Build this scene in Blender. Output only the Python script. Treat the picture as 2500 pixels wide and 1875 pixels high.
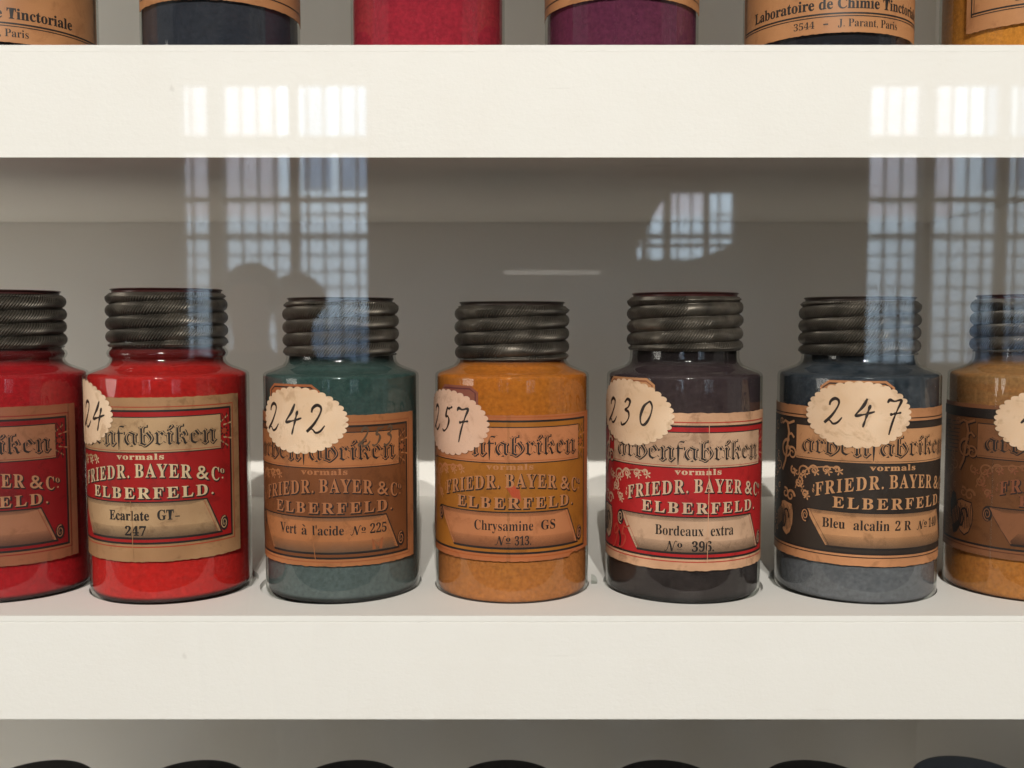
import bpy, bmesh, math, random
from mathutils import Vector, noise
random.seed(7)
sc = bpy.context.scene
C = sc.collection
PI = math.pi
for o in list(bpy.data.objects):
    bpy.data.objects.remove(o)

# ------------------------------------------------------------------ camera, world, lamps, exposure
EYE = 0.144
cd = bpy.data.cameras.new('camera'); cam = bpy.data.objects.new('camera', cd); C.objects.link(cam)
cam.location = (0, 0, EYE); cam.rotation_euler = (PI/2 - math.radians(3.797), 0, 0)
cd.sensor_width = 36.0; cd.lens = 35.43; cd.clip_start = 0.01; cd.clip_end = 200
cd.dof.use_dof = True; cd.dof.focus_distance = 0.50; cd.dof.aperture_fstop = 11
sc.camera = cam
w = bpy.data.worlds.new('World'); sc.world = w; w.use_nodes = True
w.node_tree.nodes['Background'].inputs[0].default_value = (1.0, 0.95, 0.88, 1)
w.node_tree.nodes['Background'].inputs[1].default_value = 0.27

def lamp(name, kind, loc, target, energy, color, **kw):
    d = bpy.data.lights.new(name, kind); d.energy = energy; d.color = color
    for k, v in kw.items(): setattr(d, k, v)
    o = bpy.data.objects.new(name, d); C.objects.link(o); o.location = loc
    o.rotation_euler = (Vector(target) - Vector(loc)).to_track_quat('-Z', 'Y').to_euler()
    return o
TGT = (0.0, 0.52, 0.10)
SPOT = 528
WARM = (1.0, 0.945, 0.885)
for x in (-0.17, 0.28):
    lamp('gallery_spot', 'SPOT', (x, -3.30, 2.43), TGT, SPOT, WARM, spot_size=math.radians(34), spot_blend=0.6, shadow_soft_size=0.013)
lamp('added_side_fill', 'AREA', (-3.1, -0.75, 0.42), (0.33, 0.62, 0.10), 20, (1.0, 0.94, 0.86), shape='DISK', size=1.2)  # unseen fill light added low at the left to lift the right side wall
WIN_Y = -3.6
lamp('daylight_outside', 'AREA', (0.4, WIN_Y-1.0, 3.2), (0.4, WIN_Y-3.0, 0.6), 1450, (0.60, 0.79, 1.0), shape='RECTANGLE', size=6, size_y=2)

sc.view_settings.view_transform = 'Standard'; sc.view_settings.look = 'None'
sc.view_settings.exposure = 0; sc.view_settings.gamma = 1; sc.view_settings.use_curve_mapping = False
sc.render.engine = 'CYCLES'
cy = sc.cycles
cy.use_denoising = True; cy.transparent_max_bounces = 32; cy.max_bounces = 10; cy.diffuse_bounces = 6; cy.glossy_bounces = 5
cy.caustics_reflective = False; cy.caustics_refractive = False

# ------------------------------------------------------------------ materials
class NM:
    def __init__(s, name):
        s.m = bpy.data.materials.new(name); s.m.use_nodes = True
        s.t = s.m.node_tree; s.t.nodes.clear(); s.out = s.n('ShaderNodeOutputMaterial')
    def n(s, kind, **kw):
        x = s.t.nodes.new(kind)
        for k, v in kw.items():
            if k.startswith('i_'): x.inputs[k[2:].replace('_', ' ')].default_value = v
            else: setattr(x, k, v)
        return x
    def l(s, a, b): s.t.links.new(a, b)
def c4(c): return (c[0], c[1], c[2], 1)
def noise_tex(M, scale, detail=4, rough=0.6, vec=None, dist=0):
    x = M.n('ShaderNodeTexNoise'); x.inputs['Scale'].default_value = scale; x.inputs['Detail'].default_value = detail
    x.inputs['Roughness'].default_value = rough; x.inputs['Distortion'].default_value = dist
    if vec is not None: M.l(vec, x.inputs['Vector'])
    return x.outputs['Fac']
def ramp(M, fac, stops):
    r = M.n('ShaderNodeValToRGB'); e = r.color_ramp.elements
    while len(e) < len(stops): e.new(0.5)
    for el, (p, c) in zip(e, stops): el.position = p; el.color = c4(c) if len(c) == 3 else c
    M.l(fac, r.inputs[0]); return r.outputs[0]
def mixc(M, fac, a, b, mode='MIX'):
    x = M.n('ShaderNodeMix', data_type='RGBA', blend_type=mode)
    if isinstance(fac, (int, float)): x.inputs[0].default_value = fac
    else: M.l(fac, x.inputs[0])
    for i, v in ((6, a), (7, b)):
        if isinstance(v, (tuple, list)): x.inputs[i].default_value = c4(v)
        else: M.l(v, x.inputs[i])
    return x.outputs[2]
def bump(M, h, strength, dist):
    b = M.n('ShaderNodeBump'); b.inputs['Strength'].default_value = strength; b.inputs['Distance'].default_value = dist
    M.l(h, b.inputs['Height']); return b.outputs[0]
def principled(M, color, rough=0.5, metal=0, spec=0.5, normal=None, coat=0):
    p = M.n('ShaderNodeBsdfPrincipled')
    if isinstance(color, (tuple, list)): p.inputs['Base Color'].default_value = c4(color)
    else: M.l(color, p.inputs['Base Color'])
    if isinstance(rough, (int, float)): p.inputs['Roughness'].default_value = rough
    else: M.l(rough, p.inputs['Roughness'])
    p.inputs['Metallic'].default_value = metal; p.inputs['Specular IOR Level'].default_value = spec
    p.inputs['Coat Weight'].default_value = coat; p.inputs['Coat Roughness'].default_value = 0.15
    if normal is not None: M.l(normal, p.inputs['Normal'])
    M.l(p.outputs[0], M.out.inputs[0]); return p
def objco(M): return M.n('ShaderNodeTexCoord').outputs['Object']
def objco_r(M):                                  # object coordinates shifted per object, so that repeats do not share one pattern
    r = M.n('ShaderNodeObjectInfo').outputs['Random']; v = M.n('ShaderNodeVectorMath', operation='SCALE')
    v.inputs[0].default_value = (1.3, 2.1, 1.7); M.l(r, v.inputs['Scale'])
    a = M.n('ShaderNodeVectorMath', operation='ADD'); M.l(objco(M), a.inputs[0]); M.l(v.outputs[0], a.inputs[1]); return a.outputs[0]

def mat_paint(name, c, scuff=0.5):
    M = NM(name); co = objco(M)
    big = noise_tex(M, 5, 3, .5, co); fine = noise_tex(M, 420, 3, .6, co); spk = noise_tex(M, 130, 2, .5, co)
    col = mixc(M, big, tuple(x*.97 for x in c), tuple(min(1, x*1.02) for x in c))
    dark = ramp(M, spk, [(0.74, (0, 0, 0)), (0.78, (1, 1, 1))])
    sc_ = M.n('ShaderNodeMath', operation='MULTIPLY'); M.l(dark, sc_.inputs[0]); sc_.inputs[1].default_value = .35*scuff
    col = mixc(M, sc_.outputs[0], col, (0.35, 0.32, 0.28))
    ms = M.n('ShaderNodeMapping'); ms.inputs['Scale'].default_value = (26, 26, 420); ms.inputs['Rotation'].default_value = (0, .12, 0); M.l(co, ms.inputs[0])
    hair = ramp(M, noise_tex(M, 1, 2, .5, ms.outputs[0], .4), [(.72, (0, 0, 0)), (.76, (1, 1, 1))])
    hk = M.n('ShaderNodeMath', operation='MULTIPLY'); M.l(hair, hk.inputs[0]); hk.inputs[1].default_value = .22*scuff
    col = mixc(M, hk.outputs[0], col, (.45, .41, .36))
    st = ramp(M, noise_tex(M, 14, 5, .7, co), [(.5, (0, 0, 0)), (.75, (1, 1, 1))])
    sk = M.n('ShaderNodeMath', operation='MULTIPLY'); M.l(st, sk.inputs[0]); sk.inputs[1].default_value = .10
    col = mixc(M, sk.outputs[0], col, (.68, .60, .53))
    mp = M.n('ShaderNodeMapping'); mp.inputs['Scale'].default_value = (1, 1, 2.2); M.l(co, mp.inputs[0])
    roll = noise_tex(M, 160, 4, .65, mp.outputs[0])
    h = M.n('ShaderNodeMath', operation='ADD'); M.l(fine, h.inputs[0]); M.l(roll, h.inputs[1])
    principled(M, col, .62, 0, .3, bump(M, h.outputs[0], .28, .0004)); return M.m
PAINT = mat_paint('off_white_paint', (0.845, 0.825, 0.785))
WALLPAINT = mat_paint('matt_white_wall_paint', (0.86, 0.835, 0.795), .3)

def clear_bsdf(M, ior, rough, tint, normal=None, edge=None):
    g = M.n('ShaderNodeNewGeometry'); mx = M.n('ShaderNodeMix'); M.l(g.outputs['Backfacing'], mx.inputs[0])
    mx.inputs[2].default_value = ior; mx.inputs[3].default_value = 1/ior
    f = M.n('ShaderNodeFresnel'); M.l(mx.outputs[0], f.inputs['IOR'])
    t = M.n('ShaderNodeBsdfTransparent'); t.inputs[0].default_value = c4(tint)
    if edge:
        lw = M.n('ShaderNodeLayerWeight'); lw.inputs[0].default_value = .35
        M.l(ramp(M, lw.outputs['Facing'], [(.55, tint), (.97, edge)]), t.inputs[0])
    gl = M.n('ShaderNodeBsdfGlossy'); gl.inputs['Roughness'].default_value = rough; gl.inputs[0].default_value = (1, 1, 1, 1)
    if normal is not None: M.l(normal, gl.inputs['Normal'])
    ms = M.n('ShaderNodeMixShader'); M.l(f.outputs[0], ms.inputs[0]); M.l(t.outputs[0], ms.inputs[1]); M.l(gl.outputs[0], ms.inputs[2])
    M.l(ms.outputs[0], M.out.inputs[0])
def mat_pane():
    M = NM('cabinet_glass'); clear_bsdf(M, 1.55, 0.0, (.985, .99, .985)); return M.m
def mat_jarglass(name='old_bottle_glass', tint=(.95, .965, .95)):
    M = NM(name); co = objco(M)
    h = noise_tex(M, 55, 2, .5, co, .6)
    clear_bsdf(M, 1.52, 0.04, tint, bump(M, h, .12, .0009), (.42, .45, .42)); return M.m

RIMMED = ('crimson_dye', 'scarlet_dye', 'green_dye', 'bordeaux_dye', 'black_dye')
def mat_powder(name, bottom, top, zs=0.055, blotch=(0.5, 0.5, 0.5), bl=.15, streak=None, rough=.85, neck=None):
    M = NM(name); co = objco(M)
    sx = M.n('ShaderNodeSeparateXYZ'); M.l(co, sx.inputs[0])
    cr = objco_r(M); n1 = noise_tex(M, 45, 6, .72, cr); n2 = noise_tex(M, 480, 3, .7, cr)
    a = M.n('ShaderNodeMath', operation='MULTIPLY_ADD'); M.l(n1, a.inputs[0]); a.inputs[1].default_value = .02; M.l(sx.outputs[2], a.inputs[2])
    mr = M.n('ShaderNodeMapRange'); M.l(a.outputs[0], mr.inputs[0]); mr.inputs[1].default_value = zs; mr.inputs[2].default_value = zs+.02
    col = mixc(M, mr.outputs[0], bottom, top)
    r2 = ramp(M, n1, [(.42, (0, 0, 0)), (.64, (1, 1, 1))])
    k = M.n('ShaderNodeMath', operation='MULTIPLY'); M.l(r2, k.inputs[0]); k.inputs[1].default_value = bl*.55
    col = mixc(M, k.outputs[0], col, blotch)
    if streak:
        mp = M.n('ShaderNodeMapping'); mp.inputs['Scale'].default_value = (14, 14, 190); mp.inputs['Rotation'].default_value = (0, .25, 0); M.l(co, mp.inputs[0])
        s = ramp(M, noise_tex(M, 1, 4, .6, mp.outputs[0]), [(.45, (0, 0, 0)), (.7, (1, 1, 1))])
        k2 = M.n('ShaderNodeMath', operation='MULTIPLY'); M.l(s, k2.inputs[0]); k2.inputs[1].default_value = .5
        col = mixc(M, k2.outputs[0], col, streak)
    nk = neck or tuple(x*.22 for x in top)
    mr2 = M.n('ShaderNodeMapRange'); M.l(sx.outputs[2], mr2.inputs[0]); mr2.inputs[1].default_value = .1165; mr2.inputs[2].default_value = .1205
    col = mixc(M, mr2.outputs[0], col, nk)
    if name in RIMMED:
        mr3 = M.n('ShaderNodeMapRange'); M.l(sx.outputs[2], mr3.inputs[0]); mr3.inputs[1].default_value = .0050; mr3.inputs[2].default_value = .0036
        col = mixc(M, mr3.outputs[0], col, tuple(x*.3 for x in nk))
    g = ramp(M, n2, [(.3, (.70, .70, .70)), (.7, (1.15, 1.15, 1.15))])
    col = mixc(M, 1.0, col, g, 'MULTIPLY')
    principled(M, col, rough, 0, .15, bump(M, n2, .3, .0006)); return M.m

def mat_paper(name, c, stain=(0.3, 0.15, 0.06), amt=.35, rough=.5):
    M = NM(name); co = objco_r(M)
    n1 = noise_tex(M, 30, 6, .68, co); n2 = noise_tex(M, 240, 4, .7, co)
    col = mixc(M, n2, tuple(x*.84 for x in c), tuple(min(1, x*1.12) for x in c))
    r = ramp(M, n1, [(.42, (0, 0, 0)), (.70, (1, 1, 1))])
    k = M.n('ShaderNodeMath', operation='MULTIPLY'); M.l(r, k.inputs[0]); k.inputs[1].default_value = amt
    col = mixc(M, k.outputs[0], col, stain)
    fx = ramp(M, noise_tex(M, 95, 4, .7, co, .5), [(.54, (0, 0, 0)), (.66, (1, 1, 1))])
    k3 = M.n('ShaderNodeMath', operation='MULTIPLY'); M.l(fx, k3.inputs[0]); k3.inputs[1].default_value = amt*.8
    col = mixc(M, k3.outputs[0], col, tuple(x*.75 for x in stain))
    principled(M, col, rough, 0, .3, bump(M, n1, .2, .001)); return M.m
def mat_plain(name, c, rough=.6, metal=0, spec=.4):
    M = NM(name); co = objco(M); n2 = noise_tex(M, 300, 3, .6, co)
    col = mixc(M, n2, tuple(x*.75 for x in c), tuple(min(1, x*1.2) for x in c))
    principled(M, col, rough, metal, spec); return M.m

def mat_cap():
    M = NM('dull_pewter_cap'); co = objco_r(M)
    uv = M.n('ShaderNodeUVMap').outputs[0]
    n1 = noise_tex(M, 60, 5, .65, co)
    col = ramp(M, n1, [(.3, (.030, .025, .020)), (.5, (.092, .079, .063)), (.75, (.22, .19, .155))])
    wv = M.n('ShaderNodeTexWave', wave_type='BANDS', bands_direction='X'); wv.inputs['Scale'].default_value = 1.0
    mp = M.n('ShaderNodeMapping'); mp.inputs['Scale'].default_value = (6.6, 0, 0); mp.inputs['Location'].default_value = (0, 0, 0)
    sh = M.n('ShaderNodeSeparateXYZ'); M.l(uv, sh.inputs[0])
    ad = M.n('ShaderNodeMath', operation='MULTIPLY_ADD'); M.l(sh.outputs[1], ad.inputs[0]); ad.inputs[1].default_value = -.16; M.l(sh.outputs[0], ad.inputs[2])
    cb = M.n('ShaderNodeCombineXYZ'); M.l(ad.outputs[0], cb.inputs[0]); M.l(cb.outputs[0], mp.inputs[0]); M.l(mp.outputs[0], wv.inputs[0])
    msk = ramp(M, noise_tex(M, 40, 2, .5, co), [(.36, (0, 0, 0)), (.5, (1, 1, 1))])
    h = M.n('ShaderNodeMath', operation='MULTIPLY'); M.l(wv.outputs['Fac'], h.inputs[0]); M.l(msk, h.inputs[1])
    ro = ramp(M, n1, [(.3, (.5, .5, .5)), (.7, (.34, .34, .34))])
    col = mixc(M, 1.0, col, ramp(M, h.outputs[0], [(.1, (1.0, 1.0, 1.0)), (.8, (.58, .57, .55))]), 'MULTIPLY')
    p = principled(M, col, ro, .6, .5, bump(M, h.outputs[0], .75, .0010)); return M.m
GLASS = mat_jarglass(); CAP = mat_cap()
INK = mat_plain('black_print_ink', (.014, .010, .009), .5)
BLACKCAP = mat_plain('black_bakelite', (.004, .004, .004), .6, 0, .15)
PENINK = mat_plain('iron_gall_pen_ink', (.02, .011, .008), .45)

# ------------------------------------------------------------------ object helpers
def obj(name, verts, faces, mats, parent=None, fm=None, smooth=False, loc=None):
    me = bpy.data.meshes.new(name); me.from_pydata(verts, [], faces)
    for m in (mats if isinstance(mats, (list, tuple)) else [mats]): me.materials.append(m)
    if fm: me.polygons.foreach_set('material_index', fm)
    if smooth: me.polygons.foreach_set('use_smooth', [True]*len(faces))
    me.update()
    o = bpy.data.objects.new(name, me); C.objects.link(o)
    if parent: o.parent = parent
    if loc: o.location = loc
    return o
def from_bm(name, bm, mats, parent=None, smooth=False, loc=None):
    me = bpy.data.meshes.new(name); bm.to_mesh(me); bm.free()
    for m in (mats if isinstance(mats, (list, tuple)) else [mats]): me.materials.append(m)
    if smooth: me.polygons.foreach_set('use_smooth', [True]*len(me.polygons))
    o = bpy.data.objects.new(name, me); C.objects.link(o)
    if parent: o.parent = parent
    if loc: o.location = loc
    return o
def thing(name, label, cat, loc=(0, 0, 0), group=None):
    o = bpy.data.objects.new(name, None); C.objects.link(o); o.location = loc; o.empty_display_size = .02
    o['label'] = label; o['category'] = cat
    if group: o['group'] = group
    return o
def tag(o, label=None, cat=None, group=None, kind=None):
    for k, v in (('label', label), ('category', cat), ('group', group), ('kind', kind)):
        if v: o[k] = v
    return o
def add_box(bm, x0, x1, y0, y1, z0, z1, bev=0):
    r = bmesh.ops.create_cube(bm, size=1)
    for v in r['verts']:
        v.co = Vector(((x0+x1)/2 + v.co.x*(x1-x0), (y0+y1)/2 + v.co.y*(y1-y0), (z0+z1)/2 + v.co.z*(z1-z0)))
    if bev:
        es = list({e for v in r['verts'] for e in v.link_edges})
        bmesh.ops.bevel(bm, geom=es, offset=bev, segments=2, affect='EDGES', profile=.5)
def lathe(profile, segs=96, rfun=None):
    """profile: list of (r, z); closed at the axis ends when r == 0. rfun(theta, r, z) -> r"""
    vs, fs, idx = [], [], []
    for r, z in profile:
        if r == 0: idx.append([len(vs)]); vs.append((0, 0, z))
        else:
            row = []
            for k in range(segs):
                t = 2*PI*k/segs
                rr = rfun(t, r, z) if rfun else r
                row.append(len(vs)); vs.append((rr*math.sin(t), -rr*math.cos(t), z))
            idx.append(row)
    for a, b in zip(idx, idx[1:]):
        for k in range(segs):
            k2 = (k+1) % segs
            if len(a) == 1 and len(b) == 1: continue
            if len(a) == 1: fs.append((a[0], b[k2], b[k]))
            elif len(b) == 1: fs.append((a[k], a[k2], b[0]))
            else: fs.append((a[k], a[k2], b[k2], b[k]))
    return vs, fs
def smooth_by_angle(o, ang=40):
    me = o.data
    me.polygons.foreach_set('use_smooth', [True]*len(me.polygons))
    bm = bmesh.new(); bm.from_mesh(me)
    lim = math.radians(ang)
    for e in bm.edges:
        if len(e.link_faces) == 2 and e.calc_face_angle(0) > lim: e.smooth = False
    bm.to_mesh(me); bm.free()

# ------------------------------------------------------------------ the cabinet
YF, YB, XR, XL = 0.4785, 0.804, 0.331, -0.75
PER, TH = 0.2704, 0.0517
JY = 0.540
R = 0.040
BASE = -0.0022
def shelf(z, holes, label, groove=.00006):
    t = thing('display_shelf', label, 'shelf', (0, YF, z), 'shelves of the display cabinet')
    bm = bmesh.new(); add_box(bm, XL, XR-.0005, .0003 if groove > .0003 else .00004, YB-YF-.0005, -TH, -.00304 if groove > .0003 else -.00301, groove)
    from_bm('fascia', bm, PAINT, t)
    bm = bmesh.new()
    def loop(pts):
        vv = [bm.verts.new((p[0], p[1], 0)) for p in pts]
        for i in range(len(vv)): bm.edges.new((vv[i], vv[(i+1) % len(vv)]))
    x1, y1 = XR-.0005, YB-YF-.0005
    loop([(XL, 0), (x1, 0), (x1, y1), (XL, y1)])
    for hx, hy, hr in holes:
        loop([(hx+hr*math.cos(2*PI*k/72), hy-YF+hr*math.sin(2*PI*k/72)) for k in range(72)])
    bmesh.ops.triangle_fill(bm, edges=bm.edges[:], use_beauty=True)
    for f in bm.faces:
        if f.normal.z < 0: f.normal_flip()
    ex = bmesh.ops.extrude_face_region(bm, geom=bm.faces[:])
    for v in [g for g in ex['geom'] if isinstance(g, bmesh.types.BMVert)]: v.co.z -= .003
    bmesh.ops.recalc_face_normals(bm, faces=bm.faces[:])
    from_bm('top_board', bm, PAINT, t)
    return t
JX = [-0.2715, -0.1842, -0.0914, 0.0, 0.0923, 0.1856, 0.2785]
HO = [(.001, .001, .0428), (.0012, .0008, .0438), (-.0014, .0012, .0434), (.0, .0006, .0418), (.0004, .0010, .0428), (-.0010, .0012, .0436), (0, .001, .0428)]
shelf(0, [(x+a, JY+b, r) for x, (a, b, r) in zip(JX, HO)], 'thick off-white shelf whose top holds the row of numbered jars', .0006)
UX = [-0.2625, -0.1525, -0.0440, 0.0573, 0.1650, 0.2700]
shelf(PER, [(x, JY, .0445) for x in UX], 'thick off-white shelf above the numbered jars, cut across the top of view')
LX = [-0.263, -0.177, -0.0895, -0.003, 0.0847, 0.169, 0.2535]
shelf(2*PER, [], 'topmost off-white shelf over the upper row of jars')
shelf(-PER, [(x, JY, .0425) for x in LX], 'lowest off-white shelf under the black capped bottles')
bm = bmesh.new(); add_box(bm, XL, XR, YB, YB+.018, -.60, .75)
tag(from_bm('wall', bm, WALLPAINT), 'plain grey-white back wall of the display cabinet', 'wall', kind='structure')
bm = bmesh.new(); add_box(bm, XR, XR+.018, YF-.01, YB+.018, -.60, .75)
tag(from_bm('side_wall', bm, WALLPAINT), 'plain white side wall closing the right end of the cabinet', 'wall', kind='structure')
bm = bmesh.new(); add_box(bm, -1.1, 1.1, .436, .442, -.62, .80)
tag(from_bm('glass_pane', bm, mat_pane()), 'clear reflecting glass front of the display cabinet', 'glass pane')

# ------------------------------------------------------------------ flat print art, wrapped on the bottles later
MB = {c: chr(0x1D400+i) for i, c in enumerate('ABCDEFGHIJKLMNOPQRSTUVWXYZ')}
MB.update({c: chr(0x1D41A+i) for i, c in enumerate('abcdefghijklmnopqrstuvwxyz')})
MB.update({c: chr(0x1D7CE+i) for i, c in enumerate('0123456789')})
FR = {c: chr(0x1D51E+i) for i, c in enumerate('abcdefghijklmnopqrstuvwxyz')}
_tc = {}
def text_geo(s, offset=0.0, spacing=1.0):
    key = (s, offset, spacing)
    if key in _tc: return _tc[key]
    cu = bpy.data.curves.new('t', 'FONT'); cu.body = s; cu.offset = offset; cu.resolution_u = 3; cu.space_character = spacing
    o = bpy.data.objects.new('t', cu); C.objects.link(o)
    bpy.context.view_layer.update()
    ev = o.evaluated_get(bpy.context.evaluated_depsgraph_get()); me = ev.to_mesh()
    r = ([(v.co.x, v.co.y) for v in me.vertices], [tuple(p.vertices) for p in me.polygons])
    ev.to_mesh_clear(); bpy.data.objects.remove(o); bpy.data.curves.remove(cu)
    _tc[key] = r; return r
def conv(s, table): return ''.join(table.get(c, c) for c in s)

class Art:
    """triangles and quads in millimetres (u along the glass, v up), each with a layer and a material slot"""
    def __init__(s): s.v = []; s.f = []
    def poly(s, pts, layer, mat):
        b = len(s.v); s.v += [(x, y, layer) for x, y in pts]; s.f.append((tuple(range(b, b+len(pts))), mat))
    def rect(s, u0, u1, v0, v1, layer, mat): s.poly([(u0, v0), (u1, v0), (u1, v1), (u0, v1)], layer, mat)
    def frame(s, u0, u1, v0, v1, t, layer, mat):
        s.rect(u0, u1, v0, v0+t, layer, mat); s.rect(u0, u1, v1-t, v1, layer, mat)
        s.rect(u0, u0+t, v0+t, v1-t, layer, mat); s.rect(u1-t, u1, v0+t, v1-t, layer, mat)
    def ribbon(s, pts, w, layer, mat):
        n = len(pts); L = []; Rr = []
        for i, (x, y) in enumerate(pts):
            a, b = pts[max(0, i-1)], pts[min(n-1, i+1)]
            dx, dy = b[0]-a[0], b[1]-a[1]; d = math.hypot(dx, dy) or 1
            ww = (w(i/(n-1)) if callable(w) else w)/2
            L.append((x-dy/d*ww, y+dx/d*ww)); Rr.append((x+dy/d*ww, y-dx/d*ww))
        for i in range(n-1): s.poly([Rr[i], Rr[i+1], L[i+1], L[i]], layer, mat)
    def fan(s, pts, layer, mat):
        cx = sum(p[0] for p in pts)/len(pts); cy = sum(p[1] for p in pts)/len(pts)
        for i in range(len(pts)): s.poly([(cx, cy), pts[i], pts[(i+1) % len(pts)]], layer, mat)
    def text(s, st, u0, u1, base, h, layer, mat, off=0.0, ref='H', arch=None, du=0, dv=0, spacing=1.0, table=MB):
        """fits the string between u0 and u1; h is the height of the letter ref"""
        plain, _ = text_geo(conv(st, table), 0.0, spacing)
        gv, gf = text_geo(conv(st, table), off, spacing)
        rv, _ = text_geo(conv(ref, table))
        x0 = min(p[0] for p in plain); x1 = max(p[0] for p in plain)
        sy = h/max(p[1] for p in rv); sx = (u1-u0)/(x1-x0)
        b = len(s.v)
        for x, y in gv:
            u = u0+(x-x0)*sx+du; v = base+y*sy+dv
            if arch: v += arch(u)
            s.v.append((u, v, layer))
        for f in gf: s.f.append((tuple(b+i for i in f), mat))
    def spiral(s, cx, cy, r0, r1, a0, turns, w, layer, mat, sx=1):
        pts = []
        for i in range(29):
            t = i/28; a = a0+turns*2*PI*t; r = r0+(r1-r0)*t
            pts.append((cx+sx*r*math.cos(a), cy+r*math.sin(a)))
        s.ribbon(pts, lambda t: w*(1.2-.7*t), layer, mat)
    def petal(s, cx, cy, a, ln, wd, layer, mat):
        pts = []
        for i in range(10):
            t = i/10*2*PI; x = ln/2+ln/2*math.cos(t); y = wd/2*math.sin(t)*(.6+.4*math.cos(t))
            pts.append((cx+x*math.cos(a)-y*math.sin(a), cy+x*math.sin(a)+y*math.cos(a)))
        s.fan(pts, layer, mat)
    def cut(s, step):
        bm = bmesh.new(); lay = bm.faces.layers.int.new('m')
        vv = [bm.verts.new(p) for p in s.v]
        for f, m in s.f:
            try: fc = bm.faces.new([vv[i] for i in f])
            except ValueError: continue
            fc[lay] = m
        us = [p[0] for p in s.v]; k = math.floor(min(us)/step)+1
        while k*step < max(us):
            x = k*step
            near = [f for f in bm.faces if min(v.co.x for v in f.verts) < x-1e-6 and max(v.co.x for v in f.verts) > x+1e-6]
            if near:
                ge = set(near)
                for f in near: ge.update(f.verts); ge.update(f.edges)
                bmesh.ops.bisect_plane(bm, geom=list(ge), plane_co=(x, 0, 0), plane_no=(1, 0, 0), dist=1e-5)
            k += 1
        bm.verts.index_update()
        V = [tuple(v.co) for v in bm.verts]; F = [(tuple(v.index for v in f.verts), f[lay]) for f in bm.faces]
        bm.free(); return V, F
STEP = 1.0472                      # 1.5 degrees on the 40 mm bottle
D2U = R*1000*PI/180
def wrap(parts, name, mats, parent, rad, ang0, z0, tilt=0.0, lift=0.0):
    """parts: list of (V, F) in mm; ang0 = angle (deg) of u = 0"""
    vs, fs, fm = [], [], []
    for V, F in parts:
        b = len(vs)
        for u, v, l in V:
            th = math.radians(ang0)+u/1000/R
            r = rad+.00022+lift+l*.00006
            vs.append((r*math.sin(th), -r*math.cos(th), z0+(v+tilt*u)/1000))
        for f, m in F: fs.append(tuple(b+i for i in f)); fm.append(m)
    return obj(name, vs, fs, mats, parent, fm)
def paper_sheet(u0, u1, bot, top, rough=.25, seed=0, skirt=True):
    """sheet of paper with slightly uneven edges; bot/top may be functions of u; material slot 0, layer 0"""
    V, F = [], []
    us = [u0]; k = math.floor(u0/STEP)+1
    while k*STEP < u1: us.append(k*STEP); k += 1
    us.append(u1)
    fb = bot if callable(bot) else (lambda u: bot); ft = top if callable(top) else (lambda u: top)
    rows = []
    for u in us:
        jb = rough*noise.noise((u*.45, seed, 0))+.5*rough*noise.noise((u*1.7, seed, 3)); jt = rough*noise.noise((u*.45, seed, 9))
        rows.append((len(V), u)); V += [(u, fb(u)+jb, 0), (u, ft(u)+jt, 0), (u, fb(u)+jb, -3), (u, ft(u)+jt, -3)]
    for (a, _), (b, _) in zip(rows, rows[1:]):
        F.append(((a, b, b+1, a+1), 0)); F.append(((a+2, b+2, b, a), 0)); F.append(((a+1, b+1, b+3, a+3), 0))
    for a, _ in (rows[0], rows[-1]): F.append(((a, a+1, a+3, a+2), 0))
    return V, F

def smooth_pts(p, n=8):
    out = []
    for i in range(len(p)-1):
        a, b, c, e = p[max(0, i-1)], p[i], p[i+1], p[min(len(p)-1, i+2)]
        for k in range(n):
            t = k/n
            out.append(tuple(.5*((2*b[j])+(-a[j]+c[j])*t+(2*a[j]-5*b[j]+4*c[j]-e[j])*t*t+(-a[j]+3*b[j]-3*c[j]+e[j])*t**3) for j in (0, 1)))
    out.append(p[-1]); return out
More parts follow.
